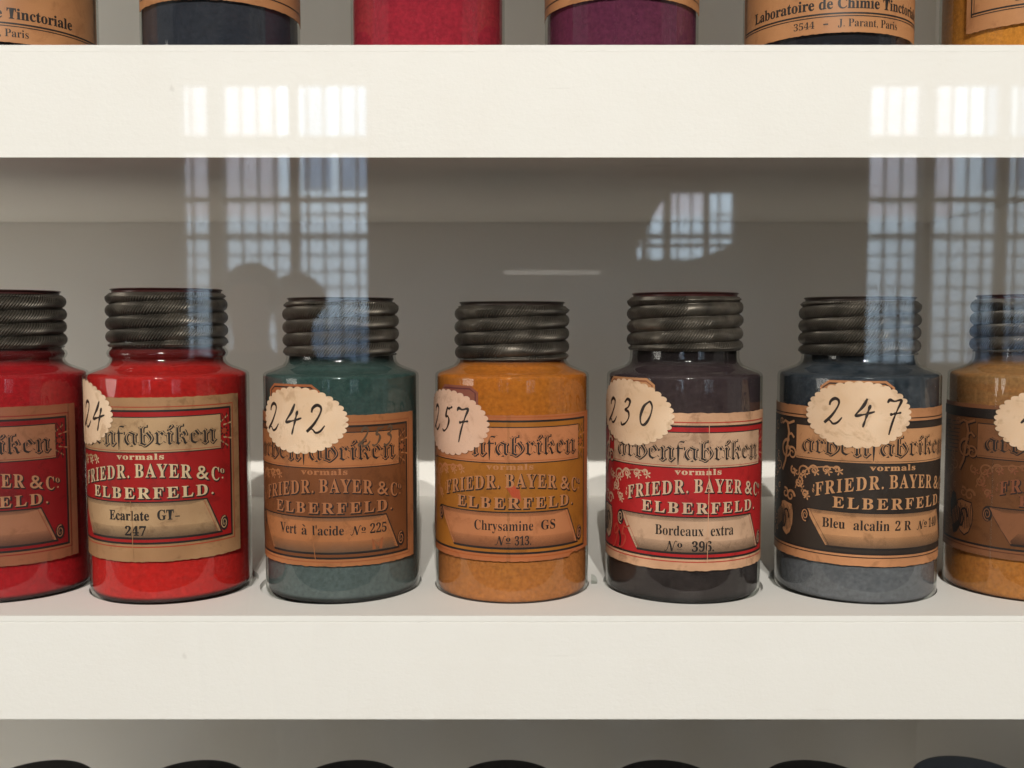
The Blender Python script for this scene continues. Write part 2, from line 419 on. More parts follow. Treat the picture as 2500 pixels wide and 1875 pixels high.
# slots: 0 paper, 1 field, 2 ink, 3 cream, 4 thin line, 5 letters, 6 half-tone
arch = lambda u: 41.6-5.6*((u/D2U-8)/57.0)**2
def common_art():
    A = Art(); d = D2U
    A.rect(-106*d, 69*d, 9.0, 73.8, 1, 1)                                   # coloured field
    A.frame(-108*d, 71.6*d, 7.0, 75.9, .55, 1, 4)                           # outer thin line
    A.frame(-106*d, 69.2*d, 8.6, 74.2, 1.0, 2, 2)                           # heavy black border
    # name panel
    A.rect(-67*d, 60*d, 53.2, 71.0, 2, 2); A.rect(-66.6*d, 59.5*d, 53.7, 70.5, 3, 3)
    A.ribbon([(-66*d, 54.5), (59*d, 54.5)], .25, 4, 4)
    ft = 'arbenfabriken'
    A.text(ft, -61*d, 55*d, 57.2, 6.7, 4, 2, .040, 'x', table=FR, du=.25, dv=-.25)
    A.text(ft, -61*d, 55*d, 57.2, 6.7, 5, 3, .018, 'x', table=FR)
    A.text(ft, -61*d, 55*d, 57.2, 6.7, 6, 2, -.006, 'x', table=FR)
    # fretwork at the end of the panel
    for (x, y, a) in ((62.5, 68, .6), (62.5, 56, -.6), (65.5, 65.5, .2), (65.5, 58.5, -.2)):
        A.petal(x*d, y, a, 3.2, 1.3, 3, 3); A.petal(x*d, y, a+PI, 2.6, 1.3, 3, 3)
    A.fan([(62.7*d+1.5*math.cos(k*PI/5), 62+1.5*math.sin(k*PI/5)) for k in range(10)], 4, 4)
    for k in range(8): A.petal(62.7*d, 62, k*PI/4, 2.9, 1.0, 3, 2)
    for s in (1, -1):
        A.ribbon([(60.6*d, 62+s*4.5), (60.6*d, 62+s*9), (65*d, 62+s*4.5), (65*d, 62+s*9)], .6, 4, 2)
    # small line of type
    A.text('vormals', -13.2*d, 19.5*d, 50.2, 1.9, 3, 5, .016, 'x', spacing=1.1)
    # firm
    for s1, a0, a1 in (('FRIEDR.', -49.5, -4.0), ('BAYER', 0, 37.2), ('&', 40.8, 49.3), ('C', 51.6, 57.6)):
        A.text(s1, a0*d, a1*d, 0, 6.5, 3, 2, .034, 'H', arch, .38, -.38, spacing=1.22)
        A.text(s1, a0*d, a1*d, 0, 6.5, 4, 5, .006, 'H', arch, spacing=1.22)
    A.text('o', 58.6*d, 62*d, 4.0, 2.3, 3, 2, .05, 'o', arch, .2, -.2); A.text('o', 58.6*d, 62*d, 4.0, 2.3, 4, 5, 0, 'o', arch)
    A.fan([(60.4*d+.5*math.cos(k*PI/4), arch(60*d)+1.6+.5*math.sin(k*PI/4)) for k in range(8)], 4, 5)
    s2 = 'ELBERFELD.'
    A.text(s2, -37*d, 52.7*d, 31.2, 5.3, 3, 2, .032, 'H', None, .55, -.5, spacing=1.3)
    A.text(s2, -37*d, 52.7*d, 31.2, 5.3, 4, 5, .008, 'H', spacing=1.3)
    # scroll
    A.poly([(-58*d, 29.6), (-41*d, 11.0), (60*d, 11.0), (48*d, 29.6)], 2, 2)
    A.poly([(-57*d, 29.0), (-41.5*d, 12.0), (58.0*d, 12.0), (47.5*d, 28.9)], 3, 3)
    A.ribbon([(-53.5*d, 28.6), (-39*d, 12.2)], .22, 4, 4); A.ribbon([(45.5*d, 28.6), (55.5*d, 12.4)], .22, 4, 4)
    for k in range(13):                                                     # engraved shading lines
        y = 12.2+k*.42; e = random.uniform(0, 3)
        A.ribbon([((-41-k*.38+e*.3)*d, y), ((57-k*.25-e)*d, y)], .34-.022*k, 4, 6)
    for k in range(4):
        A.ribbon([((-55+k)*d, 28.7-k*.4), ((46-k*3)*d, 28.7-k*.4)], .2-.03*k, 4, 6)
    for cx, cy, sg in ((-57.5, 25.6, -1), (61.2, 15.8, 1)):
        A.fan([(cx*d+2.5*math.cos(k*PI/8), cy+3.9*math.sin(k*PI/8)) for k in range(16)], 4, 2)
        A.spiral(cx*d, cy, 3.3, .6, sg*1.2, 1.8*sg, .5, 5, 3, .62)
    # ornate initial and branches
    for dx, dy, mt, ly, wd in ((.3, -.3, 2, 2, 2.0), (0, 0, 3, 3, 1.25)):
        A.spiral(-77*d+dx, 57+dy, 5.2, 1.0, 1.2, 1.35, wd, ly, mt); A.spiral(-71*d+dx, 55.5+dy, 3.4, .7, 2.6, -1.4, wd*.8, ly, mt)
        A.ribbon([(-84*d+dx, 70+dy), (-80*d+dx, 71.5+dy), (-75*d+dx, 70.5+dy), (-69*d+dx, 72+dy)], wd, ly, mt)
        A.ribbon([(-77*d+dx, 71+dy), (-75*d+dx, 66+dy), (-76.5*d+dx, 60+dy), (-79*d+dx, 51+dy), (-83*d+dx, 46+dy)], wd*1.2, ly, mt)
        A.ribbon([(-76*d+dx, 64.5+dy), (-72*d+dx, 65.5+dy), (-69*d+dx, 63.5+dy)], wd, ly, mt)
    for cx, cy, r0, a0, tn in ((-60, 47, 3.6, 0, 1.3), (-51, 48.6, 2.6, PI, -1.3), (-42, 49.4, 2.0, 0, 1.2), (-34.5, 50, 1.6, PI, -1.2), (-64, 41.5, 3.0, 1.5, -1.3), (-58, 36, 1.8, 0, 1.2), (-69, 47, 2.2, 2, 1.2)):
        A.spiral(cx*d, cy, r0, .5, a0, tn, .8, 2, 3)
        for k in range(5): A.petal((cx+1.5)*d, cy-1, a0+k*1.256, 2.1, 1.1, 2, 5)
    A.ribbon([(-67*d, 38), (-63*d, 45), (-55*d, 49.5), (-45*d, 50.6), (-33*d, 51)], .55, 2, 3)
    rs = random.Random(3)
    for k in range(22):
        cx, cy = rs.uniform(-103, -86), 12+k*2.8
        A.spiral(cx*d, cy, rs.uniform(1.4, 2.8), .4, rs.uniform(0, 6), rs.choice((1.2, -1.2)), .6, 2, 3)
    for k in range(9): A.ribbon([(-104*d, 54+k*2), (-86*d+k*.3, 54.6+k*2)], .35, 2, 2)
    for k in range(16): A.petal(rs.uniform(-66, -50)*d, rs.uniform(34, 47), rs.uniform(0, 6), 1.8, .8, 2, 5)
    # shield held by a beast
    sh = [(-84, 30), (-80, 31), (-76, 30.5), (-70, 30), (-68.5, 25), (-69, 19), (-72, 14), (-76, 12), (-81, 14), (-84, 19)]
    A.fan([(x*d, y) for x, y in sh], 2, 2); A.fan([((x*.92-6.1)*d, y*.92+1.8) for x, y in sh], 3, 3)
    be = [(-88, 12), (-84, 13), (-80, 17), (-79, 22), (-81, 26), (-84, 27), (-86, 33), (-90, 34), (-93, 28), (-92, 20)]
    A.fan([(x*d, y) for x, y in be], 4, 2)
    for k in range(7): A.ribbon([((-81+k*1.7)*d, 15.5+abs(k-3)*.6), ((-80.4+k*1.6)*d, 28.6-(k%3))], .45, 4, 6)
    A.ribbon(smooth_pts([(-83*d, 19), (-79*d, 17), (-77*d, 21), (-79*d, 25), (-75*d, 26), (-73*d, 22)]), 1.0, 5, 2)
    for k in range(5): A.ribbon([((-91+k*2)*d, 15+k), ((-89.5+k*2)*d, 24+k*1.2)], .4, 5, 3)
    A.spiral(-72*d, 33.5, 3.2, .8, 0, 1.2, 1.2, 3, 3); A.spiral(-78*d, 34.5, 2.6, .7, 2, -1.2, 1.0, 3, 3)
    return A.cut(STEP)
COMMON = common_art()

DIG = {
 '2': [[(.10, .70), (.12, .86), (.30, .97), (.50, .88), (.50, .66), (.30, .30), (.02, .02), (.10, .10), (.26, .10), (.44, -.02), (.64, .04), (.80, .24)]],
 '4': [[(.42, 1.0), (.30, .70), (.04, .34), (.30, .36), (.60, .42), (.88, .50)], [(.62, .76), (.56, .40), (.48, -.12)]],
 '5': [[(.34, .94), (.28, .60), (.46, .58), (.58, .40), (.46, .10), (.22, -.02), (.06, .06)], [(.30, .93), (.50, .90), (.74, .98)]],
 '7': [[(.04, .84), (.12, .95), (.36, .90), (.70, .93), (.58, .55), (.46, .10), (.40, -.40)], [(.26, .38), (.50, .42), (.82, .46)]],
 '3': [[(.16, .84), (.32, .99), (.52, .90), (.46, .68), (.26, .56), (.50, .48), (.58, .26), (.40, .02), (.14, -.06), (.06, .06)]],
 '0': [[(.44, .92), (.22, .74), (.12, .36), (.22, .06), (.44, .04), (.64, .34), (.68, .72), (.52, .94), (.40, .88)]],
 '9': [[(.56, .74), (.36, .92), (.16, .72), (.26, .50), (.50, .60), (.58, .80), (.50, .40), (.36, .02), (.18, -.10)]],
 '1': [[(.02, .40), (.30, .70), (.55, 1.0), (.50, .5), (.42, .0)]],
}
def pen(A, st, u, v, h, adv, w, layer, mat, slant=.22):
    for ch in st:
        for s in DIG[ch]:
            p = smooth_pts([(u+(x+slant*y)*h*.78, v+y*h) for x, y in s])
            A.ribbon(p, lambda t: w*(.65+.55*math.sin(t*9)**2)*(1-.4*t*t), layer, mat)
        u += adv
def facing(x): return -math.degrees(math.atan2(x, JY))
def sticker(jar, number, ang, vc, hw=25.3, hh=16.4, rot=0.0, h=11.5, adv=9.5, ou=-13.5, ov=-6.0, mats=None):
    A = Art(); n = 34; pts = []
    for i in range(n*6):
        t = 2*PI*i/(n*6); s = .94+.06*abs(math.sin(n*t/2))**.7
        x, y = hw*s*math.cos(t), hh*s*math.sin(t); pts.append((x*math.cos(rot)-y*math.sin(rot), x*math.sin(rot)+y*math.cos(rot)))
    A.fan(pts, 0, 0)
    B = Art(); pen(B, number, ou, ov, h, adv, 1.35, 1.2, 1)
    return wrap([A.cut(STEP), B.cut(STEP)], 'number_sticker', mats, jar, R, ang+facing(jar.location.x), vc/1000, 0, .00062)

# ------------------------------------------------------------------ numbered jars
def body_profile(capz, inner=0.0):
    i = inner; z = []
    z = [(0, .0008+i*1.3), (.0380-i, .0003+i*1.3), (.0393-i, .0006+i*1.2), (.0399-i, .0016+i), (R-i, .0030+i)]
    n = 14
    for k in range(1, n): z.append((R-i, .006+(.1100-.006)*k/n))
    z += [(R-i, .1114), (.03988-i, .1124-i*.2), (.0395-i, .1132-i*.3), (.0388-i, .1138-i*.4), (.0378-i, .1143-i*.5), (.0335-i, .1160-i*.6), (.0300-i, .1175-i*.6), (.0285-i, .1194-i*.5), (.0281-i, .1212-i*.3)]
    zz = capz-.0035
    if zz > .1225: z += [(.0281-i, zz-.0024), (.0291-i, zz-.0016), (.0297-i, zz), (.0291-i, zz+.0016), (.0281-i, zz+.0024)]
    z += [(.0279-i, capz+.002), (.0270-i, capz+.006), (0, capz+.006)]
    return z
def seam_fun(seams):
    def f(t, r, z):
        for s in seams:
            dd = (t-math.radians(s)+PI) % (2*PI)-PI
            if abs(dd) < .024: r += .0008*(1-abs(dd)/.024)
        return r
    return f
def make_cap(parent, capz, hgt=.0272, lidmat=None, phase=0.0, mat=None, rr=.0298):
    pitch = .0066; nz = 76; seg = 128; vs, fs, uvs = [], [], []
    for j in range(nz+1):
        z = hgt*j/nz
        for k in range(seg+1):
            t = 2*PI*k/seg
            s = ((z-pitch*t/(2*PI))/pitch+phase)
            s = s-math.floor(s); b = math.sqrt(max(0, 1-(2*s-1)**2*.97))
            r = rr-.0031+.0031*b+.00022*noise.noise((math.cos(t)*4+capz*900, math.sin(t)*4, z*160))
            if z < .0012: r = min(r, rr-.0014+.0009*z/.0012)
            if z > hgt-.0016: r = min(r, rr-.0022+.0018*(hgt-z)/.0016)
            vs.append((r*math.sin(t), -r*math.cos(t), capz+z)); uvs.append((k/seg*6, j/nz*.0+z/pitch))
    for j in range(nz):
        for k in range(seg):
            a = j*(seg+1)+k; fs.append((a, a+1, a+seg+2, a+seg+1))
    nb = len(vs)
    for t, rad, z in ((0, .0265, capz+hgt+.0002), (0, .0262, capz+hgt-.0012)):
        for k in range(seg+1):
            a = 2*PI*k/seg; vs.append((rad*math.sin(a), -rad*math.cos(a), z)); uvs.append((0, 0))
    for row0, row1 in ((nz*(seg+1), nb), (nb, nb+seg+1)):
        for k in range(seg): fs.append((row0+k, row0+k+1, row1+k+1, row1+k))
    o = obj('screw_cap', vs, fs, mat or CAP, parent, smooth=True)
    uvl = o.data.uv_layers.new(name='UVMap')
    for lp in o.data.loops: uvl.data[lp.index].uv = uvs[lp.vertex_index]
    prof = [(0, capz+hgt-.003), (.0264, capz+hgt-.003), (.0266, capz+hgt+.0010), (.0275, capz+hgt+.0018), (.0268, capz+hgt+.0022), (.0255, capz+hgt+.0016), (0, capz+hgt+.0012)]
    v, f = lathe(prof, 96); l = obj('lid_top', v, f, lidmat or BLACKCAP, parent); smooth_by_angle(l)
    return o
DARKLID = mat_plain('dark_lid_wax', (.03, .02, .016), .35)
REDLID = mat_plain('dark_red_lid_wax', (.045, .010, .009), .3)

def make_jar(x, label, capz, powder, mats, aB, v0, trim, scroll, seams=(), lid=None, phase=0, tilt=0, topcut=None, extra=None, tear=None, sc_xy=1.03):
    capz -= .0018 + (.0010 if x < -.25 else 0) + (.0008 if -.12 < x < -.05 else 0)
    j = thing('dye_jar', label, 'jar', (x, JY, BASE), 'numbered dye jars on the middle shelf'); j.scale = (sc_xy, sc_xy, 1.03)
    v, f = lathe(body_profile(capz), 144, seam_fun([q+facing(x) for q in seams])); g = obj('glass_body', v, f, GLASS, j); smooth_by_angle(g, 50)
    v, f = lathe(body_profile(capz, .0013), 96); p = obj('dye_powder', v, f, powder, j); smooth_by_angle(p, 50)
    make_cap(j, capz, lidmat=lid, phase=phase)
    aB += facing(x); z0 = (v0+3.0-trim)/1000
    d = D2U
    top = topcut if topcut else 80.2
    fb = (lambda u: trim+(tear(u) if tear else 0))
    sheet = paper_sheet(-112*d, 78*d, fb, top, .35, x*50)
    A = Art()
    for kind, args in scroll:
        if kind == 't': A.text(*args[0], **args[1])
        elif kind == 'no':                                                  # script N with a raised underlined o
            u, y, h = args
            A.ribbon(smooth_pts([(u-.12*h, y+.1*h), (u, y-.02*h), (u+.18*h, y+.25*h), (u+.36*h, y+h)]), .3, 5, 2)
            A.ribbon([(u+.36*h, y+h), (u+.62*h, y)], .8, 5, 2); A.ribbon(smooth_pts([(u+.62*h, y), (u+.78*h, y+.6*h), (u+.95*h, y+1.02*h), (u+1.1*h, y+.95*h)]), .3, 5, 2)
            A.text('o', u+h*1.12, u+h*1.6, y+h*.42, h*.42, 5, 2, .01, 'o'); A.ribbon([(u+h*1.1, y+h*.22), (u+h*1.62, y+h*.22)], .28, 5, 2)
        elif kind == 'pen': pen(A, *args)
        elif kind == 'rib': A.ribbon(*args)
        elif kind == 'blob': A.fan(*args)
    parts = [sheet, COMMON]
    if A.f: parts.append(A.cut(STEP))
    if topcut or trim > 0:
        # the label was trimmed: keep only the print that lies on the paper
        V, F = COMMON
        keep = [(f, m) for f, m in F if all(V[i][1] > fb(V[i][0])+.2 and V[i][1] < top-.2 for i in f)]
        parts[1] = (V, keep)
    wrap(parts, 'paper_label', mats, j, R, aB, z0, tilt)
    return j
def label_mats(n, paper, field, cream, line, letters, half, stain=(.16, .065, .024), amt=.5):
    return [mat_paper(n+'_paper', paper, stain, amt), mat_paper(n+'_field', field, tuple(x*.45 for x in field), .5), INK,
            mat_paper(n+'_panel', cream, stain, amt), mat_plain(n+'_line', line, .5), mat_paper(n+'_lettering', letters, stain, amt*.6), mat_plain(n+'_half_tone', half, .5)]
HALF = (.10, .06, .035)
T = lambda *a, **k: ('t', (a, k))
d = D2U
STK = [mat_paper('cream_sticker_paper', (.80, .58, .40), (.52, .30, .15), .6, .6), PENINK]
STKP = [mat_paper('pink_sticker_paper', (.72, .46, .33), (.42, .2, .1), .4, .6), PENINK]

# 0 red jar cut by the left edge
j0 = make_jar(JX[0], 'crimson jar with blank scroll on its label, cut off at left of middle shelf', .1290,
    mat_powder('crimson_dye', (.36, .007, .011), (.36, .008, .012), .06, (.42, .02, .03), .3),
    label_mats('crimson_jar', (.27, .09, .045), (.20, .006, .008), (.31, .13, .07), (.20, .02, .01), (.40, .19, .10), (.07, .03, .02)),
    -28, 17.0, 2, [], seams=(44,), lid=REDLID, phase=.2)
# 1
j1 = make_jar(JX[1], 'bright red jar labelled Ecarlate GT 247 with a sticker ending in 24', .1288,
    mat_powder('scarlet_dye', (.50, .013, .010), (.43, .011, .009), .06, (.55, .03, .025), .3),
    label_mats('scarlet_jar', (.37, .20, .095), (.33, .010, .010), (.47, .30, .16), (.34, .05, .02), (.62, .46, .28), HALF),
    -23.9, 20.0, 0, [T('Ecarlate', -20.6*d, 9*d, 20.5, 4.6, 5, 2, .01), T('GT', 14.5*d, 25*d, 20.6, 4.8, 5, 2, .012), ('rib', ([(26*d, 22), (29*d, 22)], .5, 5, 2)),
                   T('247', -8*d, 6.8*d, 13.0, 4.5, 5, 2, .012), ('rib', ([(-3.6*d, 30), (-2.4*d, 18), (-2.6*d, 9), (-2.2*d, .8)], .3, 7, 0))], seams=(66,), lid=REDLID, phase=.55, tilt=.004, sc_xy=1.045)
sticker(j1, '24', -75, 95, ou=0, ov=-7, h=13, adv=10, mats=STK, rot=-.06)
# 2
j2 = make_jar(JX[2], 'teal jar labelled Vert a l acide, sticker 242', .1250,
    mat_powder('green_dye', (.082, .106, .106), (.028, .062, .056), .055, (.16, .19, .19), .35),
    label_mats('teal_jar', (.43, .160, .060), (.175, .057, .018), (.42, .158, .058), (.30, .09, .03), (.38, .145, .060), HALF),
    -16.4, 17.5, 5, [T('Vert', -33*d, -17.5*d, 20.6, 5.0, 5, 2, .0, 'V'), T('a', -13.5*d, -9.3*d, 20.6, 3.3, 5, 2, .0, 'a'), ('rib', ([(-12.6*d, 25.6), (-10.8*d, 24.6)], .5, 5, 2)),
                   T("l'acide", -5.4*d, 16.7*d, 20.6, 4.6, 5, 2, .0, 'l'), ('no', (22*d, 20.4, 4.3)), T('225', 35*d, 47.8*d, 20.6, 4.6, 5, 2, .0),
                   ('pen', ('253', 27*d, 64, 9, 6.5, 1.2, 7, 6)), ('rib', ([(38*d, 12.5), (37*d, 17.5), (41*d, 14.5), (44*d, 17.8), (43*d, 12.5)], 1.6, 4.5, 4)), ('rib', ([(-6*d, 29), (-4.6*d, 18), (-3.8*d, 12), (-2.6*d, 5.4)], .32, 7, 0))],
    seams=(19,), lid=DARKLID, phase=.1, topcut=79)
sticker(j2, '242', -31.8, 92.0, ou=-21, ov=-5.5, h=13.5, adv=13.0, mats=STK, rot=-.03)
# 3
def tear3(u): return 2.4*max(0, min(1, (u-50*d)/(2*d)))*(.75+.4*noise.noise((u*.5, 4, 4)))
j3 = make_jar(JX[3], 'amber orange jar labelled Chrysamine GS, sticker 257', .1222,
    mat_powder('golden_dye', (.44, .150, .036), (.47, .135, .014), .058, (.36, .15, .02), .35),
    label_mats('amber_jar', (.44, .135, .046), (.36, .125, .015), (.50, .190, .078), (.36, .09, .02), (.45, .19, .08), (.13, .045, .018), (.25, .08, .03)),
    -4.7, 20.0, 5, [T('Chrysamine', -22.5*d, 19.6*d, 20.3, 4.8, 5, 2, -.004, 'h'), T('GS', 25.2*d, 36.4*d, 20.4, 4.6, 5, 2, .0), ('no', (-6.5*d, 13.2, 4.4)), T('313.', 6.6*d, 18*d, 13.2, 4.3, 5, 2, .004),
                   ('blob', ([(0*d, 42), (4*d, 44), (10*d, 40), (11*d, 35), (7*d, 34.5)], 2.5, 7))],
    seams=(-2.2,), lid=DARKLID, phase=.75, topcut=76.6, tear=tear3)
for o in j3.children:
    if o.name.startswith('paper_label'): o.data.materials.append(mat_paper('red_smear', (.42, .06, .02)))
sticker(j3, '257', -51.5, 90.0, ou=-16, ov=-4.5, h=12.5, adv=10.5, mats=STKP, rot=-.05)
# 4
j4 = make_jar(JX[4], 'purple-black jar labelled Bordeaux extra, sticker 230', .1268,
    mat_powder('bordeaux_dye', (.021, .015, .015), (.036, .022, .026), .06, (.11, .085, .08), .4),
    label_mats('bordeaux_jar', (.64, .37, .22), (.42, .015, .017), (.58, .37, .24), (.42, .05, .03), (.62, .42, .28), HALF),
    7.7, 15.5, 3, [T('Bordeaux', -26.6*d, 7*d, 20.2, 4.9, 5, 2, -.002, 'B'), T('extra', 12*d, 30*d, 20.2, 3.5, 5, 2, .0, 'x'), ('no', (-19*d, 12.4, 5)), T('396.', -1*d, 14.5*d, 12.6, 4.8, 5, 2, .01),
                   ('pen', ('95', -69*d, 10.5, 12, 6, 1.1, 7, 4)), ('rib', ([(10*d, 75), (10.3*d, 40), (9.8*d, 10), (10*d, 3.6)], .3, 7, 0)), ('rib', (smooth_pts([(-60*d, 20), (-57*d, 15), (-58.5*d, 9)]), 1.2, 7, 2))],
    seams=(53,), lid=REDLID, phase=.4, tilt=-.006)
sticker(j4, '230', -42, 95.0, ou=-17, ov=-6, h=12.5, adv=11.5, mats=STK, rot=-.10)
# 5
j5 = make_jar(JX[5], 'dusty slate blue jar labelled Bleu alcalin, sticker 247', .1246,
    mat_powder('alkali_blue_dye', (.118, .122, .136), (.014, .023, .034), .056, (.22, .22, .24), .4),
    label_mats('blue_jar', (.52, .235, .105), (.034, .024, .018), (.52, .26, .12), (.05, .02, .01), (.55, .28, .13), HALF),
    22.4, 17.6, 3, [T('Bleu', -44*d, -28.5*d, 21.0, 4.7, 5, 2, .002, 'B'), T('alcalin', -23*d, .8*d, 20.8, 4.9, 5, 2, .0, 'l'), T('2 R', 4.8*d, 17.2*d, 20.8, 4.6, 5, 2, .0), ('no', (23*d, 20.6, 4.2)), T('140', 35*d, 46.5*d, 20.8, 4.5, 5, 2, 0)],
    lid=DARKLID, phase=.0, sc_xy=1.045)
sticker(j5, '247', .8, 94.8, ou=-15.5, ov=-4.5, h=12.5, adv=13.2, mats=STK)
# 6
j6 = make_jar(JX[6], 'golden brown jar with dark torn label, cut off at right of middle shelf', .1258,
    mat_powder('ochre_dye', (.42, .150, .026), (.33, .165, .062), .062, (.50, .26, .10), .3, streak=(.42, .13, .025)),
    label_mats('ochre_jar', (.22, .086, .038), (.14, .053, .018), (.21, .085, .036), (.10, .03, .01), (.20, .065, .03), (.05, .02, .01)),
    32, 19.0, 4, [('blob', ([(-56*d, 29), (-45*d, 27), (-30*d, 28), (-34*d, 20), (-42*d, 13), (-48*d, 19)], 5, 0)), ('rib', ([(-111*d, 76.0), (40*d, 76.0)], 4.5, 6, 2))], seams=(-22,), lid=REDLID, phase=.6)
sticker(j6, '1', 13.5, 91.0, ou=-14, ov=-5.5, h=12, adv=10, mats=STK)
# remnants of an older label under some stickers
def backing(j, a0, a1, v0, v1, paper, line):
    A = Art(); u0, u1 = a0*d, a1*d; c = 3.2
    o = [(u0, v0), (u1, v0), (u1, v1-c), (u1-c*1.3, v1), (u0+c*1.3, v1), (u0, v1-c)]; A.fan(o, 0, 0)
    k = 1.5; A.ribbon([(u0+k, v0), (u0+k, v1-c-.4), (u0+c*1.3+.5, v1-k), (u1-c*1.3-.5, v1-k), (u1-k, v1-c-.4), (u1-k, v0)], .7, .8, 1)
    wrap([A.cut(STEP)], 'backing_label', [paper, line], j, R, facing(j.location.x), 0, 0, .0003)
backing(j5, -25, 24.5, 95, 111.3, mat_paper('blue_backing_paper', (.48, .20, .085)), INK)
backing(j2, -60, -15, 90, 109.5, mat_paper('green_backing_paper', (.34, .10, .035)), INK)
backing(j3, -62, -24, 88, 108.6, mat_paper('amber_backing_paper', (.22, .06, .04)), mat_plain('purple_line', (.10, .02, .02)))
backing(j4, -66, -20, 92, 112.2, mat_paper('bordeaux_backing_paper', (.50, .24, .11)), mat_plain('brown_line', (.25, .08, .03)))

# ------------------------------------------------------------------ jars on the shelf above
def plain_jar(name, x, z, label, powder, group, rad=.041, cap=True, capmat=None, hgt=.1288):
    j = thing(name, label, 'jar', (x, JY, z+BASE), group); s = rad/R
    sp = lambda pr: [(r*s, zz) for r, zz in pr]
    v, f = lathe(sp(body_profile(hgt)), 96); g = obj('glass_body', v, f, GLASS, j); smooth_by_angle(g, 50)
    v, f = lathe(sp(body_profile(hgt, .0013)), 96); p = obj('dye_powder', v, f, powder, j); smooth_by_angle(p, 50)
    make_cap(j, hgt, mat=capmat, lidmat=BLACKCAP)
    return j
PAP = [mat_paper('tan_label_paper', (.44, .205, .085), (.30, .12, .05), .5), INK]
def upper_label(j, rad, ac, half, vb, vt, texts=True):
    A = Art(); ac += facing(j.location.x)
    d1 = rad*1000*PI/180
    sh = paper_sheet(-half*d1, half*d1, vb, vt, .3, ac)
    V = []
    if texts:
        h = half*d1
        A.ribbon([(-h+3, vb+7.8), (h-3, vb+7.8)], .45, 1, 1); A.ribbon([(-h+3, vb+9.1), (h-3, vb+9.1)], .8, 1, 1)
        A.ribbon([(-h+3, vb+7.8), (-h+3, vt-3)], .7, 1, 1); A.ribbon([(h-3, vb+7.8), (h-3, vt-3)], .7, 1, 1)
        A.ribbon([(-h+4.4, vb+9.1), (-h+4.4, vt-4.5)], .35, 1, 1); A.ribbon([(h-4.4, vb+9.1), (h-4.4, vt-4.5)], .35, 1, 1)
        A.text('Laboratoire de Chimie Tinctoriale', -67*d1, 67*d1, vb+11.4, 5.0, 1, 1, .012, 'L')
        A.text('3544', -34*d1, -20.5*d1, vb+2.7, 3.5, 1, 1, -.006, '3'); A.rect(-15*d1, -12*d1, vb+3.9, vb+4.5, 1, 1)
        A.text('J. Parant, Paris', -6*d1, 37*d1, vb+2.7, 3.7, 1, 1, -.004, 'P')
    else: A.ribbon([(-half*d1+3, vb+4.5), (half*d1-3, vb+4.5)], .6, 1, 1)
    vs, fs, fm = [], [], []
    for V, F in (sh, A.cut(STEP)):
        b = len(vs)
        for u, v, l in V:
            th = math.radians(ac)+u/1000/rad; r = rad+.00022+l*.00008
            vs.append((r*math.sin(th), -r*math.cos(th), v/1000))
        for f, m in F: fs.append(tuple(b+i for i in f)); fm.append(m)
    obj('paper_label', vs, fs, PAP, j, fm)
GU = 'dye jars on the upper shelf'
nightblue = mat_powder('night_blue_dye', (.020, .024, .036), (.018, .02, .03), .05, (.06, .06, .07), .35)
black = mat_powder('black_dye', (.008, .009, .014), (.008, .009, .014), .05, (.03, .03, .04), .3)
u = plain_jar('dye_jar', UX[0], PER, 'dark jar with tan label ending in Tinctoriale, leftmost on the upper shelf', black, GU, .0425); upper_label(u, .0425, -27, 98, 9.5, 90)
u = plain_jar('dye_jar', UX[1], PER, 'blue-black jar with blank glass below its label on the upper shelf', nightblue, GU, .0405); upper_label(u, .0405, 8, 85, 29.5, 92, False)
plain_jar('dye_jar', UX[2], PER, 'crimson red jar on the upper shelf, no label in view', mat_powder('carmine_dye', (.34, .016, .034), (.34, .016, .034), .05, (.40, .03, .05), .3, streak=(.26, .012, .028)), GU, .0402)
u = plain_jar('dye_jar', UX[3], PER, 'plum purple jar on the upper shelf', mat_powder('plum_dye', (.105, .018, .050), (.105, .018, .05), .05, (.17, .04, .07), .35), GU, .0400); upper_label(u, .0400, -4, 88, 30.5, 92, False)
u = plain_jar('dye_jar', UX[4], PER, 'black jar whose tan label reads 3544 J. Parant, Paris', black, GU, .0428); upper_label(u, .0428, 13, 86, 13.2, 90)
u = plain_jar('dye_jar', UX[5], PER, 'orange jar with a tan label at the right end of the upper shelf', mat_powder('orange_dye', (.58, .22, .03), (.58, .22, .03), .05, (.62, .3, .06), .3), GU, .0425); upper_label(u, .0425, 60, 100, 19, 90)

# ------------------------------------------------------------------ black capped bottles below
names = ['at the left edge', 'below the bright red jar', 'below the teal jar', 'below the amber jar', 'below the Bordeaux jar', 'below the slate blue jar', 'at the right edge, bluish and taller']
def low_cap(j, z, mat):
    pr = [(0, z-.002), (.0300, z-.002), (.0300, z-.022), (.0302, z-.022), (.0308, z-.021), (.0310, z-.004), (.0304, z-.0014), (.0290, z-.0002), (.026, z+.0002), (0, z+.0006)]
    v, f = lathe(pr[3:], 96); o = obj('screw_cap', v, f, mat, j); smooth_by_angle(o, 35)
BLUECAP = mat_plain('blue_black_cap', (.012, .018, .028), .45)
for x, nm in zip(LX, names):
    j = thing('dye_bottle', 'black flat-capped bottle on lowest shelf, ' + nm, 'bottle', (x, JY, -PER+BASE), 'black capped bottles on the lowest shelf')
    v, f = lathe(body_profile(.135), 64); g = obj('glass_body', v, f, GLASS, j); smooth_by_angle(g, 50)
    v, f = lathe(body_profile(.135, .0013), 64); p = obj('dye_powder', v, f, black, j); smooth_by_angle(p, 50)
    low_cap(j, .1605 + (.0025 if nm.startswith('at the right') else 0), BLUECAP if nm.startswith('at the right') else BLACKCAP)

